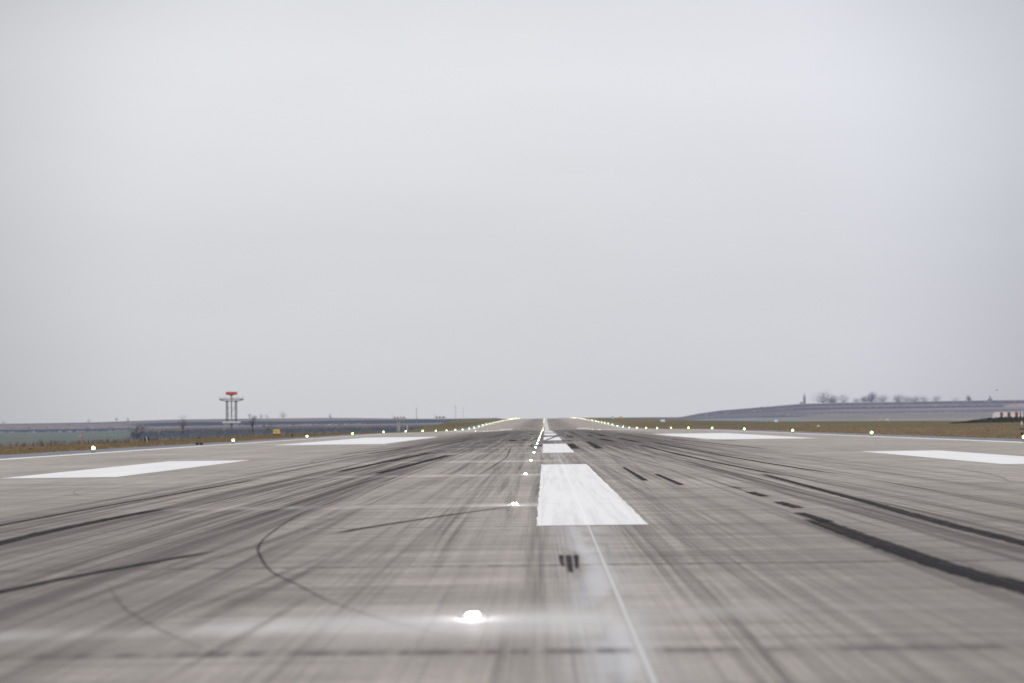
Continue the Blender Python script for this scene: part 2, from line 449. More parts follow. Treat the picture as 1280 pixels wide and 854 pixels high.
tyre([(3.22, 21.6), (3.20, 18.5), (3.2, 16.5), (3.22, 14.3), (3.34, 12.4), (3.5, 10.5), (3.9, 6)], .33, RB_D, .42)
tyre([(4.85, 40), (4.74, 32.3), (4.66, 27.1), (4.62, 24.7), (4.55, 21), (4.54, 16.9), (4.6, 13), (4.8, 8)], .17, RB_D, .33)
tyre([(4.95, 92.6), (4.9, 62.7), (5.0, 46.4), (5.2, 36.5)], .26, RB_D, .16)
tyre([(6.3, 102.5), (6.1, 70.7), (6.2, 49.4), (6.45, 37.2)], .26, RB_D, .16)
tyre([(2.07, 47), (2.05, 41), (2.03, 35.3)], .12, RB_S, .17, 4)
tyre([(2.54, 40.6), (2.55, 36), (2.56, 32.8)], .13, RB_S, .17, 4)
for x, y0, y1 in ((3.42, 32.6, 30.6), (3.43, 29.6, 27.7), (3.42, 25.9, 23.9), (3.28, 22.8, 20.6)): tyre([(x-.02, y0), (x, (y0+y1)/2), (x+.02, y1)], .2, RB_M if y0 > 30 else RB_S, .22, 4)
tyre([(-4.6, 7), (-5.2, 11), (-5.55, 14.4), (-5.8, 18.7), (-5.82, 22.3), (-5.62, 27)], .32, RB_D, .2)
tyre([(-4.5, 7.5), (-4.2, 10.9), (-4.04, 12.95), (-3.76, 14.6), (-3.15, 17.2)], .16, RB_D, .12)
tyre([(-6.5, 12), (-6.74, 17.7), (-6.87, 22), (-6.79, 28.5), (-6.5, 41)], .09, RB_D, .10)
tyre([(-5.42, 45), (-5.2, 56.7), (-4.85, 76)], .24, RB_D, .42)
tyre([(-4.18, 43), (-3.97, 53.8), (-3.7, 69)], .26, RB_D, .46)
tyre([(-8.43, 72), (-8.0, 84), (-7.2, 99)], .16, RB_D, .2); tyre([(-7.45, 73.5), (-6.95, 90.5)], .18, RB_D, .2)
tyre([(-3.55, 28.5), (-3.47, 26.5), (-3.26, 22.2), (-3.06, 19.3), (-2.87, 17.5), (-2.62, 16.1), (-2.27, 14.5), (-1.89, 13.3), (-1.5, 12.05), (-1.1, 11.06), (-.64, 10.1), (-.19, 9.3), (.35, 8.0)], .055, RB_M, .05)
tyre([(-3.5, 13.94), (-2.93, 12.03), (-2.55, 11.02), (-2.23, 10.28), (-1.82, 9.42), (-1.35, 8.36)], .06, RB_F)
tyre([(-.45, 25.5), (-1.24, 23.3), (-2.06, 20.7), (-2.4, 19.3)], .07, RB_C, .19)
tyre([(-1.85, 97), (-1.55, 76.5), (-1.38, 61.4), (-1.45, 51.5), (-1.62, 37.8), (-1.8, 27.7)], .12, RB_M, .09)
tyre([(-1.03, 26), (-.99, 17.7), (-.9, 13.5)], .12, RB_F, .10); tyre([(-1.2, 27), (-1.12, 18.7), (-1.0, 14.5)], .08, RB_F, .06)
tyre([(-1.30, 26), (-1.22, 19)], .06, RB_F); tyre([(-1.38, 27), (-1.32, 18)], .06, RB_F)
# three pronged scuff in front of the first stripe
tyre([(.130, 15.95), (.128, 15.3), (.138, 14.65)], .068, RB_P, .035, 4); tyre([(.194, 15.95), (.192, 14.9), (.192, 14.05)], .080, RB_P, .06, 4); tyre([(.262, 15.95), (.256, 15.1), (.243, 14.4)], .070, RB_P, .035, 4)
# broad diffuse smears
tyre([(-2.35, 8.6), (-2.2, 10), (-2.06, 12.8), (-1.8, 17)], .3, RB_F, .3); tyre([(-2.6, 9), (-2.4, 11), (-2.2, 13.5), (-1.95, 18)], .12, RB_F, .14)
tyre([(-3.4, 8), (-3.3, 12), (-2.9, 18), (-2.6, 28)], .2, RB_F, .3); tyre([(-1.9, 7), (-1.75, 10), (-1.6, 14)], .09, RB_F, .1)
# distant touchdown scuffs, many short
for p, w, w2, m in (
 ([(1.45, 101), (1.42, 92), (1.4, 80)], .5, .55, RB_S), ([(2.68, 112), (2.6, 95), (2.5, 79)], .30, .55, RB_S), ([(1.0, 119), (1.5, 117), (1.95, 115)], 1.6, 1.6, RB_S),
 ([(2.05, 163), (2.25, 143)], .5, .5, RB_S), ([(4.1, 170), (4.2, 155)], .5, .5, RB_S), ([(5.15, 168), (5.3, 154)], .5, .5, RB_S),
 ([(4.0, 130), (4.3, 109)], .5, .6, RB_D), ([(5.45, 131), (5.55, 103)], .45, .5, RB_D), ([(-.3, 200), (.12, 155), (1.3, 148)], .2, .4, RB_M),
 ([(-.05, 119), (.5, 138), (1.3, 170)], .28, .3, RB_D), ([(-1.55, 130), (-1.3, 121)], .45, .45, RB_S), ([(-2.5, 129), (-2.1, 119)], .7, .6, RB_S), ([(-3.2, 128), (-2.9, 121)], .5, .5, RB_M),
 ([(-1.5, 196), (-1.25, 180)], .5, .4, RB_S), ([(-.95, 118), (-.65, 142)], .2, .2, RB_S), ([(-.77, 91), (-.7, 99)], .12, .12, RB_S), ([(-.27, 91), (-.19, 98)], .14, .14, RB_S),
 ([(-4.3, 101), (-3.5, 126)], .35, .4, RB_M), ([(-5.9, 90), (-5.7, 148)], .5, .7, RB_M), ([(-6.8, 100), (-6.3, 170)], .5, .8, RB_M), ([(-4.8, 130), (-4.4, 240)], .8, 1.2, RB_M),
 ([(5.2, 130), (5.6, 240)], .9, 1.2, RB_M), ([(7.4, 110), (7.9, 200)], .5, .9, RB_M), ([(3.2, 150), (3.4, 260)], .5, .8, RB_M), ([(8.6, 120), (9.3, 72)], .28, .2, RB_D),
 ([(10.2, 140), (11.2, 100)], .3, .2, RB_D), ([(9.8, 90), (11.0, 66)], .2, .12, RB_M), ([(6.9, 48), (7.1, 60)], .1, .1, RB_M)):
    tyre(p, w, m, w2)
# loops swept by turning aircraft / tugs further out
tyre([(8.2, 31), (9.2, 36), (9.6, 42), (8.8, 46), (7.2, 47)], .09, RB_M); tyre([(10.5, 36), (11.4, 41), (11.3, 46), (9.8, 49)], .09, RB_M)
tyre([(-9.6, 38), (-8.9, 33), (-7.5, 30), (-5, 29)], .06, RB_F); tyre([(-11.2, 36), (-10.4, 33), (-9.4, 31.5), (-7, 31)], .07, RB_F)
tyre([(-8.3, 66), (-7.6, 57), (-6, 54), (-4, 56)], .14, RB_F)
for i in range(26):
    x = random.choice((-1, 1))*random.uniform(1.6, 8.5); y = random.uniform(11, 75); L = random.uniform(12, 50); d = random.uniform(-.014, .014)*L
    tyre([(x, y), (x+d*.4, y+L*.5), (x+d, y+L)], random.uniform(.05, .13), random.choice((RB_F, RB_F, RB_M)), random.uniform(.06, .18))

# ------------------------------------------------------------------ lights
CAST = mat('cast_light_housing', (.38, .37, .36, 1), .7, .1)
YEL = mat('yellow_lamp_cap', (.55, .38, .05, 1), .5)
BLK = mat('black_rubber_collar', (.03, .03, .03, 1), .6)
def edge_light(lamp):
    t = thing('runway_edge_light', 'elevated runway edge light glowing pale green yellow', 'runway light', (0, 0, 0), 0, 'elevated edge lights along both runway borders')
    bm = bmesh.new(); lathe(bm, [(.13, 0), (.13, .015), (.09, .03), (.03, .04)], 14); obj('base_plate', bm, BLK, t)
    bm = bmesh.new(); lathe(bm, [(.025, .035), (.025, .10), (.03, .12), (.02, .13)], 10); obj('stem', bm, YEL, t)
    bm = bmesh.new(); lathe(bm, [(.05, .125), (.075, .14), (.075, .165), (.06, .17)], 14); obj('lamp_body', bm, YEL, t)
    bm = bmesh.new(); lathe(bm, [(.065, .17), (.085, .20), (.085, .26), (.06, .30), (.02, .32)], 14); obj('glass_dome', bm, lamp, t, smooth=True)
    return t
def dup(root, loc):
    r = root.copy(); COL.objects.link(r); r.location = loc
    for ch in list(root.children):
        c = ch.copy(); COL.objects.link(c); c.parent = r
    return r
lamps = [(emis('edge_lamp_glass_near', (.72, 1, .34), 12), 0, 180), (emis('edge_lamp_glass_middle', (.68, 1, .30), 18), 180, 450),
         (emis('edge_lamp_glass_distant', (.72, 1, .30), 20), 450, 800), (emis('edge_lamp_glass_far', (1, .84, .42), 22), 800, 3000)]
protos = [None]*4
for side, y0 in ((-1, 88.0), (1, 85.5)):
    for k in range(38):
        y = y0+39.7*k; x = -22.75+.02 if side < 0 else 23.2
        i = [j for j, (m_, a, b_) in enumerate(lamps) if a <= y < b_][0]
        loc = (x, y, prof(y))
        if protos[i] is None:
            protos[i] = edge_light(lamps[i][0]); protos[i].location = loc; o = protos[i]
        else: o = dup(protos[i], loc)
        if k == 0:
            o['label'] = 'nearest edge light of the left row, leftmost glowing lamp' if side < 0 else 'nearest edge light of the right row, rightmost glowing lamp'
        else: o['label'] = 'elevated edge light further along the %s runway border' % ('left' if side < 0 else 'right')
        o['group'] = 'edge lights along the %s runway border' % ('left' if side < 0 else 'right')
def inset_light(lamp, hot=None):
    t = thing('inset_runway_light', 'inset centreline light glowing white beside the white stripes', 'runway light', (0, 0, 0), 0, 'inset centreline lights')
    bm = bmesh.new(); lathe(bm, [(.10, .0), (.097, .005), (.086, .010), (.078, .009)], 20); obj('housing_ring', bm, CAST, t)
    bm = bmesh.new(); lathe(bm, [(.072, .009), (.066, .016), (.045, .020)], 16); obj('cover', bm, CAST, t)
    bm = bmesh.new(); box(bm, -.035, .035, -.076, -.060, .008, .032, .004); obj('lens_window', bm, lamp, t)
    return t
cl = [(emis('centre_lamp_glass_near', (.95, .97, 1), 90), 0, 60), (emis('centre_lamp_glass_middle', (.80, 1, .80), 50), 60, 160),
      (emis('centre_lamp_glass_distant', (.72, 1, .55), 18), 160, 600), (emis('centre_lamp_glass_far', (.85, 1, .5), 20), 600, 3000)]
protos = [None]*4
for k in range(100):
    y = 10.95+15.05*k
    i = [j for j, (m_, a, b_) in enumerate(cl) if a <= y < b_][0]
    loc = (-.46, y, prof(y)+.002)
    if protos[i] is None: protos[i] = inset_light(cl[i][0]); protos[i].location = loc; o = protos[i]
    else: o = dup(protos[i], loc)
    if k == 0: o['label'] = 'nearest and brightest inset light, bottom of the photo'
    elif k == 1: o['label'] = 'second inset light, beside the nearest white stripe'
    elif k == 2: o['label'] = 'third inset light up the centreline, just beyond the nearest stripe corner'
    else: o['label'] = 'inset centreline light in the far string of lights'
    if k < 4:
        L = bpy.data.lights.new('lamp_glow', 'POINT'); L.energy = (1.1, .45, .3, .2)[k]; L.color = (.97, .98, 1); L.shadow_soft_size = (.055, .03, .026, .024)[k]
        lo = bpy.data.objects.new('lamp_glow', L); COL.objects.link(lo); lo.location = (0, -.05, (.095, .075, .06, .055)[k]); lo.parent = o
WARM = emis('warm_mirage_glint', (1, .75, .4), 45)  # added glowing spots standing in for mirage reflections of the edge lights
wp = None
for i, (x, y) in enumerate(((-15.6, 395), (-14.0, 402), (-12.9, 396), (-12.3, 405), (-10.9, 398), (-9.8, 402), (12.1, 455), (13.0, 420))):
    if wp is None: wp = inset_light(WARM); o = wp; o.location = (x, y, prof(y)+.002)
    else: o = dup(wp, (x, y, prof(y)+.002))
    o['label'] = 'added warm light for a mirage reflection, beside the far touchdown bars'; o['group'] = 'added warm lights for the mirage in the runway dip'

# ------------------------------------------------------------------ grass tufts and weeds (uncountable)
def tufts(name, pts, hmin, hmax, wid, m, n=5):
    V, F = [], []
    for x, y in pts:
        z = ground_z(x, y)
        for k in range(n):
            a = random.uniform(0, 6.28); h = random.uniform(hmin, hmax); dx, dy = math.cos(a)*wid, math.sin(a)*wid*.5
            px, py = x+random.gauss(0, wid*1.6), y+random.gauss(0, wid*1.6); lx, ly = random.gauss(0, h*.3), random.gauss(0, h*.3)
            i = len(V); V += [(px-dx, py-dy, z-.02), (px+dx, py+dy, z-.02), (px+lx, py+ly, z+h)]; F.append((i, i+1, i+2))
    o = raw(name, V, F, m); o['kind'] = 'stuff'; return o
def grass_mat(name, c1, c2, c3):
    m, g, b = new_mat(name); P, x, y, z = g.pos()
    n = g.noise(g.xyz(g.mul(x, .4), g.mul(y, .1)), 1, 4); n2 = g.noise(P, 6, 2)
    c = g.mix(g.map(n, .35, .65), c1, c2); c = g.mix(g.map(n2, .4, .7, 0, .6), c, c3)
    g.l.new(c, b.inputs['Base Color']); b.inputs['Roughness'].default_value = 1; b.inputs['Specular IOR Level'].default_value = .05
    return m
GR = grass_mat('dry_short_grass', lin(118, 100, 74, .7), lin(100, 94, 70, .7), lin(128, 110, 86, .7))
WD = grass_mat('dead_weed_stalks', lin(96, 90, 84, .55), lin(88, 90, 92, .55), lin(112, 102, 96, .55))
pts = []
for i in range(15000):
    y = 70+360*random.random()**1.7
    if i % 2: pts.append((-26.2-random.random()*(bankw(y)-24), y))
    else: pts.append((26.5+random.random()**1.5*(y*.36), y))
t = tufts('grass', pts, .03, .09, .05, GR); t['label'] = 'short dry brown grass beside the runway shoulders'; t['category'] = 'grass'
pts = []
for i in range(9000):
    y = 85+330*random.random()**1.4; pts.append((-bankw(y)-1-random.random()*9, y))
t = tufts('weeds', pts, .15, .60, .10, WD, 3); t['label'] = 'dead brown weeds on the bank left of the runway'; t['category'] = 'weeds'
SC = grass_mat('slate_scrub_twigs', lin(72, 80, 90, .5), lin(80, 86, 95, .5), lin(86, 86, 94, .5))
pts = []
for i in range(5200):
    y = random.uniform(420, 1080); a = random.uniform(.045, .236); x = -a*y
    if x < -bankw(y)-12: pts.append((x, y))
t = tufts('scrub', pts, .5, 1.7, .45, SC, 5); t['label'] = 'slate grey scrub covering the low land left of the runway'; t['category'] = 'scrub'

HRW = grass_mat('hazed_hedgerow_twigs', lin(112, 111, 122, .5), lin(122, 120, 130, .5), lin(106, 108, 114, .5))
pts = []
for i in range(620):
    a = random.uniform(.085, .33); row = random.choice((2330, 2860, 2860, 3240)); 
    if random.random() < .3+.7*(math.sin(a*60+row) > -.2): pts.append((a*row, row*(1+random.gauss(0, .004))+a*120))
for i in range(420):
    a = random.uniform(.05, .33); row = random.choice((1720, 2060, 2410, 3160)); y = row*(1+random.gauss(0, .004))
    if math.sin(a*45+row) > -.5: pts.append((-bankw(y)-20-a*y, y))
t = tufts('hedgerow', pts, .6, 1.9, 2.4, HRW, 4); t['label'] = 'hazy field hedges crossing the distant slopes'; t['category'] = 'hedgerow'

# ------------------------------------------------------------------ trees, far twig colours paled to paint in distance haze
def twig_mat(name, col):
    m, g, b = new_mat(name); P, x, y, z = g.pos()
    n = g.noise(P, .5, 3)
    c = g.mix(g.map(n, .3, .7), tuple(v*.85 for v in col[:3])+(1,), tuple(min(.85, v*1.1) for v in col[:3])+(1,))
    g.n.remove(b); d = g.n.new('ShaderNodeBsdfDiffuse'); t = g.n.new('ShaderNodeBsdfTranslucent'); mx = g.n.new('ShaderNodeMixShader')
    g.l.new(c, d.inputs[0]); g.l.new(c, t.inputs[0]); mx.inputs[0].default_value = .4
    g.l.new(d.outputs[0], mx.inputs[1]); g.l.new(t.outputs[0], mx.inputs[2]); g.l.new(mx.outputs[0], g.n['Material Output'].inputs[0])
    return m
TM = {}
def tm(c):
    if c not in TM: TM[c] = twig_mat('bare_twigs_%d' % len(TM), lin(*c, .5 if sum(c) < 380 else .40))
    return TM[c]
def tree(loc, H, W, col, label, group=None, lobes=5, leaf=.12, n=520, trunk=.35, name='bare_tree'):
    """tapered trunk, forking limbs, and a crown of fine twig clumps with gaps"""
    t = thing(name, label, 'tree', loc, random.uniform(0, 6), group)
    rnd = random.Random(int(abs(loc[0])*7+loc[1]))
    bm = bmesh.new(); r0 = H*.035
    top = Vector((rnd.gauss(0, W*.03), rnd.gauss(0, W*.03), H*trunk*1.25))
    tube(bm, (0, 0, -.3), top, r0, r0*.6, 7)
    lob = []
    for i in range(lobes):
        a = 2*math.pi*i/lobes+rnd.uniform(-.4, .4); rr = W*.5*rnd.uniform(.25, .62)
        c = Vector((math.cos(a)*rr, math.sin(a)*rr, H*rnd.uniform(trunk+(.05 if trunk < .2 else .2), .80))); lob.append((c, rnd.uniform(.24, .38)))
        tube(bm, top*rnd.uniform(.6, 1), c, r0*.45, r0*.12, 5)
    lob.append((Vector((0, 0, H*.8)), .28)); tube(bm, top, (0, 0, H*.95), r0*.5, r0*.08, 5)
    for c, s in lob:
        for k in range(9):
            d = Vector((rnd.gauss(0, 1), rnd.gauss(0, 1), rnd.gauss(.5, .8))).normalized()*W*s*rnd.uniform(.6, 1.15)
            tube(bm, c, c+d, r0*.12, r0*.02, 3, False)
    obj('trunk', bm, tm(tuple(int(v*.86) for v in col)), t)
    V, F = [], []; L = leaf*H*.35
    for i in range(n):
        c, s = rnd.choice(lob)
        d = Vector((rnd.gauss(0, 1), rnd.gauss(0, 1), rnd.gauss(0, .8))).normalized()*(rnd.random()**.45)*W*s
        p = c+d; a = rnd.uniform(0, 6.28); u = Vector((math.cos(a), math.sin(a), rnd.uniform(-.4, 1.2)))*L*rnd.uniform(.5, 1.2); w = Vector((-math.sin(a), math.cos(a), rnd.uniform(-.5, .5)))*L*.22
        j = len(V); V += [tuple(p-u*.5-w), tuple(p-u*.5+w), tuple(p+u*.5)]; F.append((j, j+1, j+2))
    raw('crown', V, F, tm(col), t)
    return t
def on(x, y, dz=0): return (x, y, ground_z(x, y)+dz)
def AX(px, Y):  # lateral metres for a bearing given in thousandths
    return px/1000*Y
# left low land
tree(on(-59.5, 255), 5.2, 3.4, (98, 92, 96), 'slender bare brown tree standing alone left of the radar tower', leaf=.06, n=700)
tree(on(-55.0, 262), 3.3, 2.6, (112, 96, 96), 'low reddish bare bush close beside the slender lone tree', leaf=.07, n=420, name='bare_bush')
tree(on(-182, 880), 8.5, 7, (98, 94, 98), 'round bare tree at the left end of the scrub mound', leaf=.07, n=500)
tree(on(-150, 900), 9.5, 6.5, (84, 84, 92), 'dark upright tree just right of the radar tower base', leaf=.07, n=800)
tree(on(-139, 880), 5.0, 9, (102, 94, 98), 'low wide brown thicket right of the radar tower', leaf=.07, n=600, name='thicket')
tree(on(-196, 850), 5.0, 10, (92, 88, 94), 'low wide thicket left of the radar tower', leaf=.07, n=600, name='thicket')
for px, h, w in ((-168.5, 13, 15), (-165.5, 9, 14), (-162, 12, 16), (-158.5, 10, 14)):
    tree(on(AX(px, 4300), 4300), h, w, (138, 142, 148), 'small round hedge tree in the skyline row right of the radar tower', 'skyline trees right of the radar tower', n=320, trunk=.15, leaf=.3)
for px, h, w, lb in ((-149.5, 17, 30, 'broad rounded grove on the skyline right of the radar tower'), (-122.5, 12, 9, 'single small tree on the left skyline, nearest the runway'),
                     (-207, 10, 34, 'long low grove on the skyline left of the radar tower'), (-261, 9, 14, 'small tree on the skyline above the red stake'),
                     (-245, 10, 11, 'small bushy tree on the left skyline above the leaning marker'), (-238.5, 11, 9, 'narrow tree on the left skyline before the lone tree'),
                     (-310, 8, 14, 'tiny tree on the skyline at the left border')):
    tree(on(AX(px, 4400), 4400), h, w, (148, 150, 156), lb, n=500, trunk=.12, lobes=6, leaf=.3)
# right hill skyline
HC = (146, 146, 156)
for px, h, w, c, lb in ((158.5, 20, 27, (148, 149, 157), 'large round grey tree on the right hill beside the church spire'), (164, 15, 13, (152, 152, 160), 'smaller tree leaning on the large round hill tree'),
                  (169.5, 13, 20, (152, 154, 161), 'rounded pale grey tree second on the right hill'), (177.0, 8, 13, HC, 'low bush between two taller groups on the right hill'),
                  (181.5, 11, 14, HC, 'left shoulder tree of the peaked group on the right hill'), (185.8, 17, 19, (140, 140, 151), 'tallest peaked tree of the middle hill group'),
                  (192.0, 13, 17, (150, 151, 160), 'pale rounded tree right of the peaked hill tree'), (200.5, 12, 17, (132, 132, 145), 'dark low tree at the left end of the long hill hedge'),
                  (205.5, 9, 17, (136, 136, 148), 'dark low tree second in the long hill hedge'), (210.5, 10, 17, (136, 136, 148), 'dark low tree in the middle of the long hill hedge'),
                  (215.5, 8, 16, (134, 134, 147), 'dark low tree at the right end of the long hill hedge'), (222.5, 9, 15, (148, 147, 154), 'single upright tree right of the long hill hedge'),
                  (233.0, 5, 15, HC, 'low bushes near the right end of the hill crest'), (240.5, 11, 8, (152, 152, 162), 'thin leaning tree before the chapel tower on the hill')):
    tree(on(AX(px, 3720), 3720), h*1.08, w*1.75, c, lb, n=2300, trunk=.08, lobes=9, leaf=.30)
# bushes in the right airfield grass
for x, y, h, w, lb in ((59.0, 395, .55, 1.8, 'dark tussock left of the white stone in the grass'), (64.5, 402, .55, 1.6, 'dark tussock right of the white stone in the grass'),
                       (90, 420, .6, 1.9, 'dark tussock alone in the middle of the right grass'), (29.6, 118, .16, .5, 'small dark weed near the right edge line'), (27.8, 99, .13, .4, 'small dark weed beside the nearest right edge light')):
    tree(on(x, y), h, w, (78, 76, 62), lb, n=260, trunk=.05, leaf=.16, name='tussock')

# dark hedge on the berm at the far right
bt = thing('hedge', 'long dark green hedge below the white building at the right', 'hedge', (0, 0, 0))
V, F = [], []; rnd = random.Random(5)
bmh = bmesh.new()
N = 40; rows = []
for i in range(N+1):
    u = i/N; x = 104+u*52; y = 448+u*8; z0 = ground_z(x, y); h = 1.2*sm(u, -.02, .22)*(1-.1*math.sin(u*9))
    rows.append([bmh.verts.new((x, y-3.0, z0-.1)), bmh.verts.new((x, y-2.2, z0+h*.7)), bmh.verts.new((x, y, z0+h)), bmh.verts.new((x, y+2.2, z0+h*.7)), bmh.verts.new((x, y+3, z0-.1))])
    for k in range(70):
        px, py = x+rnd.uniform(-1, 1), y+rnd.gauss(-.8, 1.2); pz = z0+h*rnd.uniform(.25, 1.12); L = .2
        a = rnd.uniform(0, 6.28); j = len(V)
        V += [(px-L*math.cos(a), py, pz), (px+L*math.cos(a), py, pz+.1), (px+rnd.uniform(-.2, .2), py, pz+L*1.2)]; F.append((j, j+1, j+2))
for a, b_ in zip(rows, rows[1:]):
    for k in range(4): bmh.faces.new((a[k], b_[k], b_[k+1], a[k+1]))
HG = grass_mat('dark_hedge_leaves', lin(56, 58, 58), lin(66, 66, 62), lin(50, 54, 56))
obj('inner_growth', bmh, HG, bt, smooth=True); raw('foliage', V, F, HG, bt)

# ------------------------------------------------------------------ radar tower
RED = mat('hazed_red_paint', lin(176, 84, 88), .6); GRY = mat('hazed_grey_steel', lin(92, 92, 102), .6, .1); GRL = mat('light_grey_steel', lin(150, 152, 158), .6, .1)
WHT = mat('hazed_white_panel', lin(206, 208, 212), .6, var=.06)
tz = ground_z(-232.5, 1300)
rt = thing('radar_tower', 'tall steel radar tower with wide platform and red rotating antenna', 'radar tower', (-232.6, 1300, tz), R(10))
Z = 21.0-tz
for lx, ly in ((-3.4, -3.0), (3.1, -3.0), (-3.1, 3.2), (3.4, 3.2)):
    bm = bmesh.new(); s = .62
    for dx, dy in ((-s, -s), (s, -s), (s, s), (-s, s)): tube(bm, (lx+dx, ly+dy, -.5), (lx+dx, ly+dy, Z), .13, seg=5)
    k = 0; z = .5
    while z < Z-1.3:
        a = s if k % 2 else -s
        tube(bm, (lx-a, ly-s, z), (lx+a, ly-s, z+1.3), .07, seg=4); tube(bm, (lx-s, ly-a, z), (lx-s, ly+a, z+1.3), .07, seg=4)
        tube(bm, (lx+s, ly-a, z), (lx+s, ly+a, z+1.3), .07, seg=4); tube(bm, (lx-s, ly+s, z), (lx+s, ly+s, z), .06, seg=4); z += 1.3; k += 1
    obj('leg', bm, GRY, rt)
bm = bmesh.new(); tube(bm, (0, 0, 0), (0, 0, Z), .42, seg=12); obj('cable_shaft', bm, GRL, rt)
bm = bmesh.new()
for z in (Z*.42, Z*.72): 
    for sx in (-3.2, 3.2): tube(bm, (sx, -3, z), (sx, 3, z), .1, seg=5)
    for sy in (-3, 3): tube(bm, (-3.2, sy, z), (3.2, sy, z), .1, seg=5)
for sy in (-3, 3): tube(bm, (-3.2, sy, Z*.42), (3.2, sy, Z*.72), .08, seg=5)
obj('cross_bracing', bm, GRY, rt)
bm = bmesh.new()
box(bm, -8.9, 8.9, -6.5, 6.5, Z+.55, Z+.85)
for sy in (-6, -2, 2, 6):
    for sx in (-1, 1): tube(bm, (sx*8.7, sy, Z+.5), (sx*3, sy*.6, Z-.9), .22, seg=5)
    tube(bm, (-3.4, sy*.6, Z-.5), (3.4, sy*.6, Z-.5), .25, seg=5)
obj('platform', bm, GRY, rt)
bm = bmesh.new()
for sx in (-8.8, 8.8):
    for i in range(8): tube(bm, (sx, -6.4+i*1.83, Z+.85), (sx, -6.4+i*1.83, Z+2.2), .06, seg=4)
    for z in (1.5, 2.2): tube(bm, (sx, -6.4, Z+z), (sx, 6.4, Z+z), .05, seg=4)
for sy in (-6.4, 6.4):
    for i in range(11): tube(bm, (-8.8+i*1.76, sy, Z+.85), (-8.8+i*1.76, sy, Z+2.0), .04, seg=4)
    for z in (1.5, 2.0): tube(bm, (-8.8, sy, Z+z), (8.8, sy, Z+z), .03, seg=4)
obj('railing', bm, GRY, rt)
bm = bmesh.new(); lathe(bm, [(1.0, Z+.85), (.7, Z+1.4), (.45, Z+2.6), (.6, Z+3.3), (1.6, Z+3.9), (.5, Z+4.05)], 12); obj('pedestal', bm, GRL, rt)
bm = bmesh.new()
rows = []
for i in range(15):
    u = -1+2*i/14; x = u*4.1; d = .9*u*u
    rows.append([bm.verts.new((x, -1.1-d*.6+q, Z+4.0+zz+(.25*abs(u)**3 if zz < 1 else 0))) for q, zz in ((0, 0), (-.15, 1.2), (0, 2.35), (.2, 2.35), (.05, 1.2), (.2, 0))])
for a, b_ in zip(rows, rows[1:]):
    for k in range(6): bm.faces.new((a[k], b_[k], b_[(k+1) % 6], a[(k+1) % 6]))
bm.faces.new(rows[0]); bm.faces.new(rows[-1][::-1])
tube(bm, (-2, -.9, Z+4.1), (0, 1.2, Z+4.0), .12, seg=5); tube(bm, (2, -.9, Z+4.1), (0, 1.2, Z+4.0), .12, seg=5)
obj('radar_antenna', bm, RED, rt)
for sx in (-5.2, 4.6):
    bm = bmesh.new(); tube(bm, (sx, -4, Z+.85), (sx, -4, Z+8.6), .07, .03, seg=4); obj('lightning_rod', bm, GRL, rt)
bm = bmesh.new(); box(bm, -6.8, 6.6, -5, 5, 3.3, 4.35, .08); obj('lower_gallery', bm, WHT, rt)
bm = bmesh.new()
box(bm, -5.6, -2.2, -4.2, 1, 0, 3.2); box(bm, 1.4, 5.0, -4.2, 2, 0, 3.0); obj('equipment_cabin', bm, GRL, rt)

# ------------------------------------------------------------------ antenna arrays and masts
def array(loc, w, nred, base_h, top_h, label, red, whi, rz=0):
    t = thing('antenna_array', label, 'antenna', loc, rz)
    bm = bmesh.new(); bm2 = bmesh.new(); n = nred*2
    for i in range(n):
        x0 = -w/2+w*i/n; b_ = bm if i % 2 == 0 else bm2
        box(b_, x0+.004, x0+w/n-.004, -.5, .5, top_h-.75, top_h-.35); 
        if i % 2 == 0:
            tube(b_, (x0+w/n/2, -.6, top_h-.4), (x0+w/n/2, -.6, top_h+.25), .22, seg=8)
    obj('red_crossbar_section', bm, red, t); obj('white_crossbar_section', bm2, whi, t)
    for sx in (-.28, .0, .28):
        bm = bmesh.new(); tube(bm, (sx*w, -.3, base_h), (sx*w, -.3, top_h-.7), .09, seg=5); tube(bm, (sx*w, -.3, top_h-2.2), (sx*w+.8, -.3, top_h-.8), .05, seg=4); tube(bm, (sx*w, -.3, top_h-2.2), (sx*w-.8, -.3, top_h-.8), .05, seg=4)
        obj('support_post', bm, GRL, t)
    bm = bmesh.new(); tube(bm, (-w*.62, 0, base_h+3), (-w*.62, 0, top_h+1.4), .06, seg=4); tube(bm, (-w*.62, 0, top_h-.6), (-w*.5, 0, top_h-.6), .06, seg=4); obj('side_whip', bm, GRL, t)
    return t
RD2 = mat('faded_red_paint', lin(190, 120, 128), .7); DK2 = mat('faded_maroon_paint', lin(134, 108, 118), .7); GW = mat('faded_white_paint', lin(196, 192, 198), .7)
z = ground_z(-66, 800); array((-66, 800, z), 5.6, 4, -.2, 4.95-z, 'red and white striped antenna bar nearer the radar tower', RD2, GW)
z = ground_z(-49.2, 850)
array((-50.4, 850, z), 5.0, 3, -.2, 5.1-z, 'darker striped antenna bar beside the tall thin mast, nearer the runway', DK2, GRL)
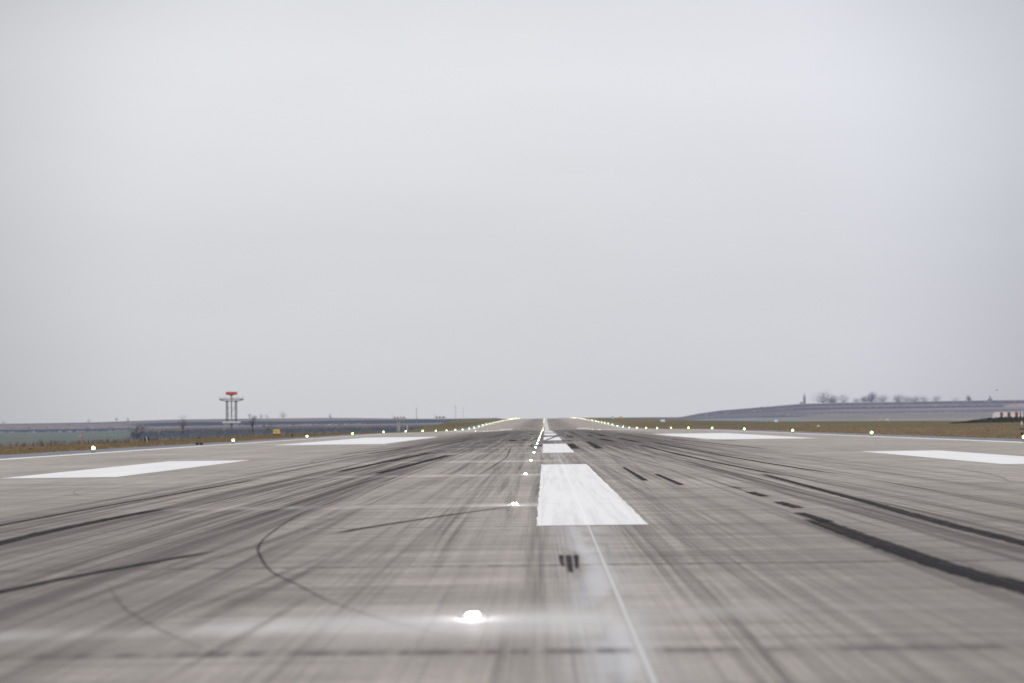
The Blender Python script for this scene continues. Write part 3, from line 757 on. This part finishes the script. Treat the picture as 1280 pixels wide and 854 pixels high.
def mast(loc, h, r, label, bands=8, c1=None, c2=None):
    t = thing('lattice_mast', label, 'mast', loc)
    c1 = c1 or DK2; c2 = c2 or GRL
    for q, (mm, nm) in enumerate(((c1, 'dark_section'), (c2, 'pale_section'))):
        bm = bmesh.new()
        for i in range(bands):
            if i % 2 != q: continue
            z0, z1 = h*i/bands, h*(i+1)/bands
            for k in range(3):
                a = k*2.094; b_ = (k+1)*2.094
                tube(bm, (r*math.cos(a), r*math.sin(a), z0), (r*math.cos(a), r*math.sin(a), z1), r*.28, seg=4)
                tube(bm, (r*math.cos(a), r*math.sin(a), z0), (r*math.cos(b_), r*math.sin(b_), z1), r*.18, seg=4)
        obj(nm, bm, mm, t)
    bm = bmesh.new(); tube(bm, (0, 0, h), (0, 0, h*1.06), r*.2, r*.1, seg=4); obj('tip_rod', bm, c2, t)
    return t
z = ground_z(-58.5, 800); mast((-58.5, 800, z), 9.0-z, .14, 'thin red and grey lattice mast between the two striped antenna bars')
z = ground_z(-76.2, 1500); mast((-76.2, 1500, z), 17-z, .2, 'pale tall lattice mast right of the darker antenna bar', c1=GRL); mast((-69.6, 1500, ground_z(-69.6, 1500)), 16-ground_z(-69.6, 1500), .1, 'very thin pale mast, nearest the left runway border', c1=GRL)
z = ground_z(-62, 790)
t = thing('marker_post', 'short white post with pink top between the antenna bars', 'post', (-62.0, 790, z))
bm = bmesh.new(); box(bm, -.22, .22, -.2, .2, -.1, .95-z, .03); obj('white_post', bm, GW, t)
bm = bmesh.new(); box(bm, -.24, .24, -.22, .22, .95-z, 1.5-z, .03); obj('pink_cap', bm, RD2, t)
z = ground_z(-68, 788)
t = thing('equipment_cabinet', 'pale equipment cabinet under the nearer striped antenna bar', 'cabinet', (-65.6, 788, z))
bm = bmesh.new(); box(bm, -.6, .6, -.5, .5, .1, 2.2-z, .04); obj('cabinet_body', bm, GRL, t)
bm = bmesh.new(); box(bm, -.68, .68, -.58, .58, 2.2-z+.003, 2.32-z, .02); obj('cabinet_roof', bm, GW, t)

# ------------------------------------------------------------------ small airfield furniture
SY = mat('yellow_sign_face', lin(196, 178, 108), .5); SO = mat('orange_sign_side', lin(214, 168, 122), .5); SK = mat('dark_steel', lin(52, 54, 58), .6); SB = mat('olive_letter_paint', lin(110, 98, 40), .6)
t = thing('guidance_sign', 'yellow and orange box sign on dark feet in the left grass', 'sign', (-34.9, 228, 0.08), R(-8))
bm = bmesh.new(); box(bm, -.47, .13, -.16, .16, .15, .74, .05); obj('yellow_face', bm, SY, t)
bm = bmesh.new(); bm.verts.ensure_lookup_table()
vs = [bm.verts.new(p) for p in ((.133, -.16, .16), (.40, -.05, .19), (.46, .16, .22), (.133, .16, .16), (.133, -.16, .76), (.34, -.05, .78), (.40, .16, .74), (.133, .16, .74))]
for f in ((0, 1, 5, 4), (1, 2, 6, 5), (2, 3, 7, 6), (3, 0, 4, 7), (4, 5, 6, 7), (3, 2, 1, 0)): bm.faces.new([vs[i] for i in f])
obj('orange_side_panel', bm, SO, t)
bm = bmesh.new(); box(bm, -.33, -.05, -.168, -.163, .44, .50); box(bm, -.27, -.13, -.168, -.163, .503, .56); obj('lettering', bm, SB, t)
for sx in (-.3, .2):
    bm = bmesh.new(); box(bm, sx-.13, sx+.13, -.14, .14, -.02, .07, .01); tube(bm, (sx, 0, .06), (sx, 0, .17), .05, seg=6); obj('foot', bm, SK, t)
RP = mat('red_stake_paint', lin(190, 84, 96), .6); WP = mat('white_stake_paint', lin(186, 186, 184), .6); FL = mat('pale_pennant_cloth', lin(150, 158, 154), .9)
t = thing('marker_stake', 'red and white stake with pale pennant at the far left', 'marker', (-34.4, 130, ground_z(-34.4, 130)))
for i in range(5):
    bm = bmesh.new(); tube(bm, (0, 0, -.05+i*.2), (0, 0, .148+i*.2), .028, seg=8); obj('red_band' if i % 2 == 0 or i > 2 else 'white_band', bm, RP if i % 2 == 0 or i > 2 else DK2, t)
bm = bmesh.new()
va = [bm.verts.new((-.03-i*.075, .01*math.sin(i*1.5), .80-i*.035)) for i in range(6)]; vb = [bm.verts.new((-.03-i*.075, .01*math.sin(i*1.5)+.01, .66-i*.012)) for i in range(6)]
for i in range(5): bm.faces.new((va[i], va[i+1], vb[i+1], vb[i]))
obj('pennant', bm, FL, t)
t = thing('leaning_marker', 'leaning white marker post beside a dark box in the left grass', 'marker', (-34.6, 152, ground_z(-34.6, 152)))
bm = bmesh.new(); tube(bm, (.06, 0, 0), (-.07, 0, .48), .05, .035, seg=8); obj('leaning_post', bm, mat('pinkish_white_paint', lin(196, 182, 186)), t)
for sx in (-.17, .12):
    bm = bmesh.new(); box(bm, sx-.09, sx+.09, .07, .25, .12, .42, .02); tube(bm, (sx, .16, -.02), (sx, .16, .13), .03, seg=6); obj('dark_box', bm, mat('dark_teal_box', lin(56, 66, 76)), t)
t = thing('floor_marker', 'low pair of black boxes beside the second left edge light', 'marker box', (-23.9, 121, ground_z(-27, 121)))
for sx in (-.13, .15):
    bm = bmesh.new(); box(bm, sx-.1, sx+.1, -.1, .1, 0, .13, .02); tube(bm, (sx-.05, 0, .12), (sx-.05, 0, .2), .025, seg=6); obj('black_box', bm, BLK, t)
t = thing('cable_post', 'small black post in the left grass right of the yellow sign', 'post', (-27.4, 190, prof(190)))
bm = bmesh.new(); tube(bm, (0, 0, 0), (0, 0, .3), .07, .05, seg=8); obj('post', bm, BLK, t); bm = bmesh.new(); lathe(bm, [(.09, .3), (.09, .36), (.04, .4)], 8); obj('cap', bm, BLK, t)
t = thing('junction_box', 'low black junction box in the grass left of the red stake', 'junction box', (-30.6, 104, 0))
bm = bmesh.new(); box(bm, -.1, .1, -.1, .1, 0, .07, .015); obj('box_body', bm, BLK, t); bm = bmesh.new(); box(bm, -.11, .11, -.11, .11, .071, .09, .008); obj('lid', bm, SK, t)
# right pole with box
t = thing('sensor_post', 'thin post with white cone, dark plate and black box at far right', 'sensor', (29.72, 110, 0))
bm = bmesh.new(); tube(bm, (0, 0, 0), (0, 0, .95), .012, seg=6); obj('post', bm, GRL, t)
bm = bmesh.new(); lathe(bm, [(.06, .72), (.055, .8), (.03, .93), (.01, .97)], 10); obj('white_cone', bm, WP, t)
bm = bmesh.new(); box(bm, -.14, .14, -.05, .05, .42, .5, .01); obj('dark_plate', bm, mat('dark_green_plate', lin(72, 80, 82)), t)
bm = bmesh.new(); box(bm, -.07, .07, -.07, .07, .1, .24, .02); obj('black_box', bm, BLK, t)
# cabinets far away on the right
def cabinet(loc, w, h, col, label, name='equipment_cabinet', cat='cabinet'):
    t = thing(name, label, cat, loc); mm = mat(name+'_paint', lin(*col), .6, var=.06)
    bm = bmesh.new(); box(bm, -w/2, w/2, -w*.3, w*.3, .22, h, .03); obj('cabinet_body', bm, mm, t)
    bm = bmesh.new(); box(bm, -w/2-.06, w/2+.06, -w*.3-.06, w*.3+.06, h+.003, h+.1, .02); obj('cabinet_roof', bm, GRL, t)
    for sx in (-.35, .35):
        bm = bmesh.new(); tube(bm, (w*sx, 0, -.1), (w*sx, 0, .22), .05, seg=6); obj('foot', bm, GRL, t)
cabinet(on(47.0, 700, .0), 1.7, 1.15, (206, 216, 226), 'white cabinet in the grass where the right hill begins')
cabinet(on(85.4, 650), 1.2, 1.0, (218, 222, 230), 'white cabinet in the grass below the church spire')
cabinet(on(81.8, 650), .35, 1.1, (190, 150, 160), 'narrow pinkish box just left of the white cabinet', 'pink_box', 'box')
cabinet(on(42.5, 1100), 1.9, 1.3, (186, 200, 214), 'pale blue cabinet near the far end of the right lights')
cabinet(on(47.6, 1100), 1.9, 1.2, (196, 168, 60), 'yellow cabinet beside the pale blue one', 'yellow_cabinet')
cabinet(on(171.4, 900), 1.3, 1.15, (190, 168, 120), 'small dull yellow box below the long hill hedge', 'yellow_box', 'box')
cabinet(on(174.8, 900), 1.3, 1.15, (196, 196, 196), 'small white box right of the dull yellow box', 'white_box', 'box')
t = thing('boundary_stone', 'small pale stone between two dark tussocks in the right grass', 'stone', on(61.8, 398))
bm = bmesh.new(); bmesh.ops.create_icosphere(bm, subdivisions=3, radius=.36)
for v in bm.verts: v.co = Vector((v.co.x*1.1, v.co.y, max(-.05, v.co.z*.85)))*(1+.12*math.sin(v.co.x*9+v.co.z*7))
obj('stone_block', bm, mat('pale_stone', lin(190, 184, 184)), t, smooth=True)

# low white building
z = ground_z(236, 900)
hb = thing('shed', 'low white building with brown doors at the right above the hedge', 'building', (236.6, 900, z+1.25), R(-3))
WB = mat('pinkish_render', lin(204, 196, 198), .8, var=.1); BD = mat('brown_door_wood', lin(104, 90, 78), .8); RB2 = mat('rust_door_wood', lin(122, 90, 72), .8)
bm = bmesh.new()
for a, b_ in ((-7, -4.6), (-3.2, -1.0), (.6, 2.8), (4.4, 5.2)): box(bm, a, b_, -2, 2, -1.4, 2.9)
box(bm, -7, 6.6, 2.003, 2.3, -1.4, 2.7); box(bm, 5.9, 6.6, -2, 2, -1.4, 2.9)
for a, b_ in ((-4.6, -3.2), (-1.0, .6), (2.8, 4.4), (5.2, 5.9)): box(bm, a+.002, b_-.002, -1.99, 1.99, 2.35, 2.88)
obj('wall', bm, WB, hb)
for i, (a, b_) in enumerate(((-4.6, -3.2), (-1.0, .6), (2.8, 4.4))):
    bm = bmesh.new(); box(bm, a+.01, b_-.01, -1.9, -1.8, -1.4, 2.34); obj('door', bm, RB2 if i == 2 else BD, hb)
bm = bmesh.new(); box(bm, -7.3, 6.9, -2.4, 2.5, 2.904, 3.1)
obj('roof', bm, GRL, hb)
bm = bmesh.new(); box(bm, -7.9, -7.003, -1.5, 1.5, -1.4, 1.6); obj('lean_to', bm, WB, hb)

# churches on the hill
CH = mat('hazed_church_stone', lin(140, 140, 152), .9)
z = ground_z(547, 3705)
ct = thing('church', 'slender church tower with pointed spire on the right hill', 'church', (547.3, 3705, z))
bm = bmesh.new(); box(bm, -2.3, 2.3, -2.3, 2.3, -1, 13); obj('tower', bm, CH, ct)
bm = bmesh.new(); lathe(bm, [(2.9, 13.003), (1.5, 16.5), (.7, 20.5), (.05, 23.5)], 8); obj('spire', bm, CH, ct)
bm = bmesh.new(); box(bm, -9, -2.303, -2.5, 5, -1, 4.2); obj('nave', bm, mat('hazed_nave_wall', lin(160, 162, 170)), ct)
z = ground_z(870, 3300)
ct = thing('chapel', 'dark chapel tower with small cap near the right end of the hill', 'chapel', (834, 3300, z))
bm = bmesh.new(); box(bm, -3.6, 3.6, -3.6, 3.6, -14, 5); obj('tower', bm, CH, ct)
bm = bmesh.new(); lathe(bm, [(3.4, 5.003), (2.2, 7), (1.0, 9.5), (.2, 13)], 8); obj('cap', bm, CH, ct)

# birds
def bird(loc, s, label, rz, bank):
    t = thing('bird', label, 'bird', loc, rz)
    bm = bmesh.new(); prof_ = [(.0, -.5), (.05, -.46), (.075, -.34), (.06, -.24), (.13, -.1), (.15, .08), (.10, .28), (.06, .4), (.09, .55), (.02, .6)]
    rings = []
    for r, y in prof_: rings.append([bm.verts.new((max(r, .004)*s*math.cos(k*math.pi/4), y*s, max(r, .004)*s*.85*math.sin(k*math.pi/4))) for k in range(8)])
    for a, b_ in zip(rings, rings[1:]):
        for k in range(8): bm.faces.new((a[k], a[(k+1) % 8], b_[(k+1) % 8], b_[k]))
    for sd in (-1, 1):   # wings stay one surface with the body
        pts = [(0, -.12, .04), (.38, -.2, .2+bank*sd*.1), (.85, -.08, .10+bank*sd*.2), (.95, .05, .08+bank*sd*.2), (.6, .12, .14+bank*sd*.1), (0, .18, .04)]
        vs = [bm.verts.new((sd*p[0]*s, p[1]*s, p[2]*s)) for p in pts]; vt = [bm.verts.new((sd*p[0]*s, p[1]*s, (p[2]+.05)*s)) for p in pts]
        bm.faces.new(vs); bm.faces.new(vt[::-1])
        for k in range(6): bm.faces.new((vs[k], vs[(k+1) % 6], vt[(k+1) % 6], vt[k]))
    obj('body', bm, mat('black_plumage', (.012, .012, .014, 1), .8), t)
bird((18.5, 150, 2.32), .17, 'black bird flying low in front of the hill slope', R(70), .4)
bird((30.8, 120, 3.05), .13, 'small black bird flying in the sky above the right hill', R(40), -.3)

# ------------------------------------------------------------------ sky, sun, camera
w = bpy.data.worlds.new("World"); S.world = w; w.use_nodes = True
g = G(w.node_tree); bg = g.n['Background']
SUN_EL, SUN_AZ = R(38), R(205)
sky = g.n.new('ShaderNodeTexSky'); sky.sky_type = 'NISHITA'; sky.sun_disc = False; sky.sun_elevation = SUN_EL; sky.sun_rotation = SUN_AZ
sky.dust_density = 6; sky.air_density = 1.5
hs = g.n.new('ShaderNodeHueSaturation'); hs.inputs['Saturation'].default_value = .12; g.l.new(sky.outputs[0], hs.inputs['Color'])
tc = g.n.new('ShaderNodeTexCoord'); sp = g.n.new('ShaderNodeSeparateXYZ'); g.l.new(tc.outputs['Generated'], sp.inputs[0])
dx, dy, dz = sp.outputs
c0 = Vector((-.02, math.cos(R(5.5)), math.sin(R(5.5)))).normalized()
dt = g.add(g.mul(dx, c0.x), g.add(g.mul(dy, c0.y), g.mul(dz, c0.z)))
ang = g.m('ARCCOSINE', g.m('MINIMUM', dt, .99999))
hor = g.map(dz, R(-.5), R(5), 0, 1)
br = g.add(g.map(dz, 0, R(5.5), .60, .655, 'LINEAR'), g.mul(g.map(dz, R(5), R(11), 0, .085), 1.0))
br = g.mul(g.sub(br, g.map(dz, R(11.5), R(15), 0, .05)), 1.09)
br = g.mul(br, g.map(ang, R(11), R(21), 1, .70))
br = g.add(br, g.map(ang, R(20), R(34), 0, .16))
cl_ = g.noise(g.xyz(g.add(g.mul(dx, 2.6), g.mul(dz, 1.5)), dy, g.mul(dz, 11)), 1.8, 5, .55)
br = g.mul(br, g.map(cl_,   .3, .7, .985, 1.015))
tint = g.mix(g.map(dx, -.1, .4), (.978, .998, 1.035, 1), (.965, .985, 1.08, 1))
tint = g.mix(hor, g.mix(g.map(dx, -.1, .4), (.985, .995, 1.045, 1), (.98, .985, 1.075, 1)), tint)
vm = g.n.new('ShaderNodeVectorMath'); vm.operation = 'SCALE'; g.l.new(tint, vm.inputs[0]); g.l.new(g.mul(br, 10.0), vm.inputs['Scale'])
g.l.new(g.mix(.93, hs.outputs[0], vm.outputs[0]), bg.inputs[0]); bg.inputs[1].default_value = .1

sd = bpy.data.lights.new('overcast_sun', 'SUN'); sd.energy = 1.0; sd.angle = R(14); sd.color = (1, .975, .94)
so = bpy.data.objects.new('overcast_sun', sd); COL.objects.link(so)
dirv = Vector((math.sin(SUN_AZ)*math.cos(SUN_EL), math.cos(SUN_AZ)*math.cos(SUN_EL), math.sin(SUN_EL)))
so.rotation_euler = dirv.to_track_quat('Z', 'Y').to_euler(); so.location = (0, 0, 80)

cd = bpy.data.cameras.new('camera'); cam = bpy.data.objects.new('camera', cd); COL.objects.link(cam)
cd.sensor_width = 36; cd.lens = 2192/1280*36; cd.clip_start = .1; cd.clip_end = 20000
f = 2192.0
yc = Vector((41, -102, -f)).normalized(); up = Vector((-.0135, 1, 0)); zc = (up-yc*up.dot(yc)).normalized(); xc = yc.cross(zc)
M = Matrix(((xc.x, xc.y, xc.z), (yc.x, yc.y, yc.z), (zc.x, zc.y, zc.z)))   # columns of M are camera axes in world space
cam.matrix_world = Matrix.Translation((0, 0, 1.2)) @ M.to_4x4()
cd.dof.use_dof = True; cd.dof.focus_distance = 42; cd.dof.aperture_fstop = 61.65/40; cd.dof.aperture_blades = 0
S.camera = cam
S.view_settings.view_transform = 'Standard'; S.view_settings.look = 'None'; S.view_settings.exposure = 0; S.view_settings.gamma = 1
S.render.engine = 'CYCLES'; S.cycles.use_denoising = True
S.cycles.max_bounces = 4; S.cycles.transparent_max_bounces = 24; S.cycles.sample_clamp_indirect = 3
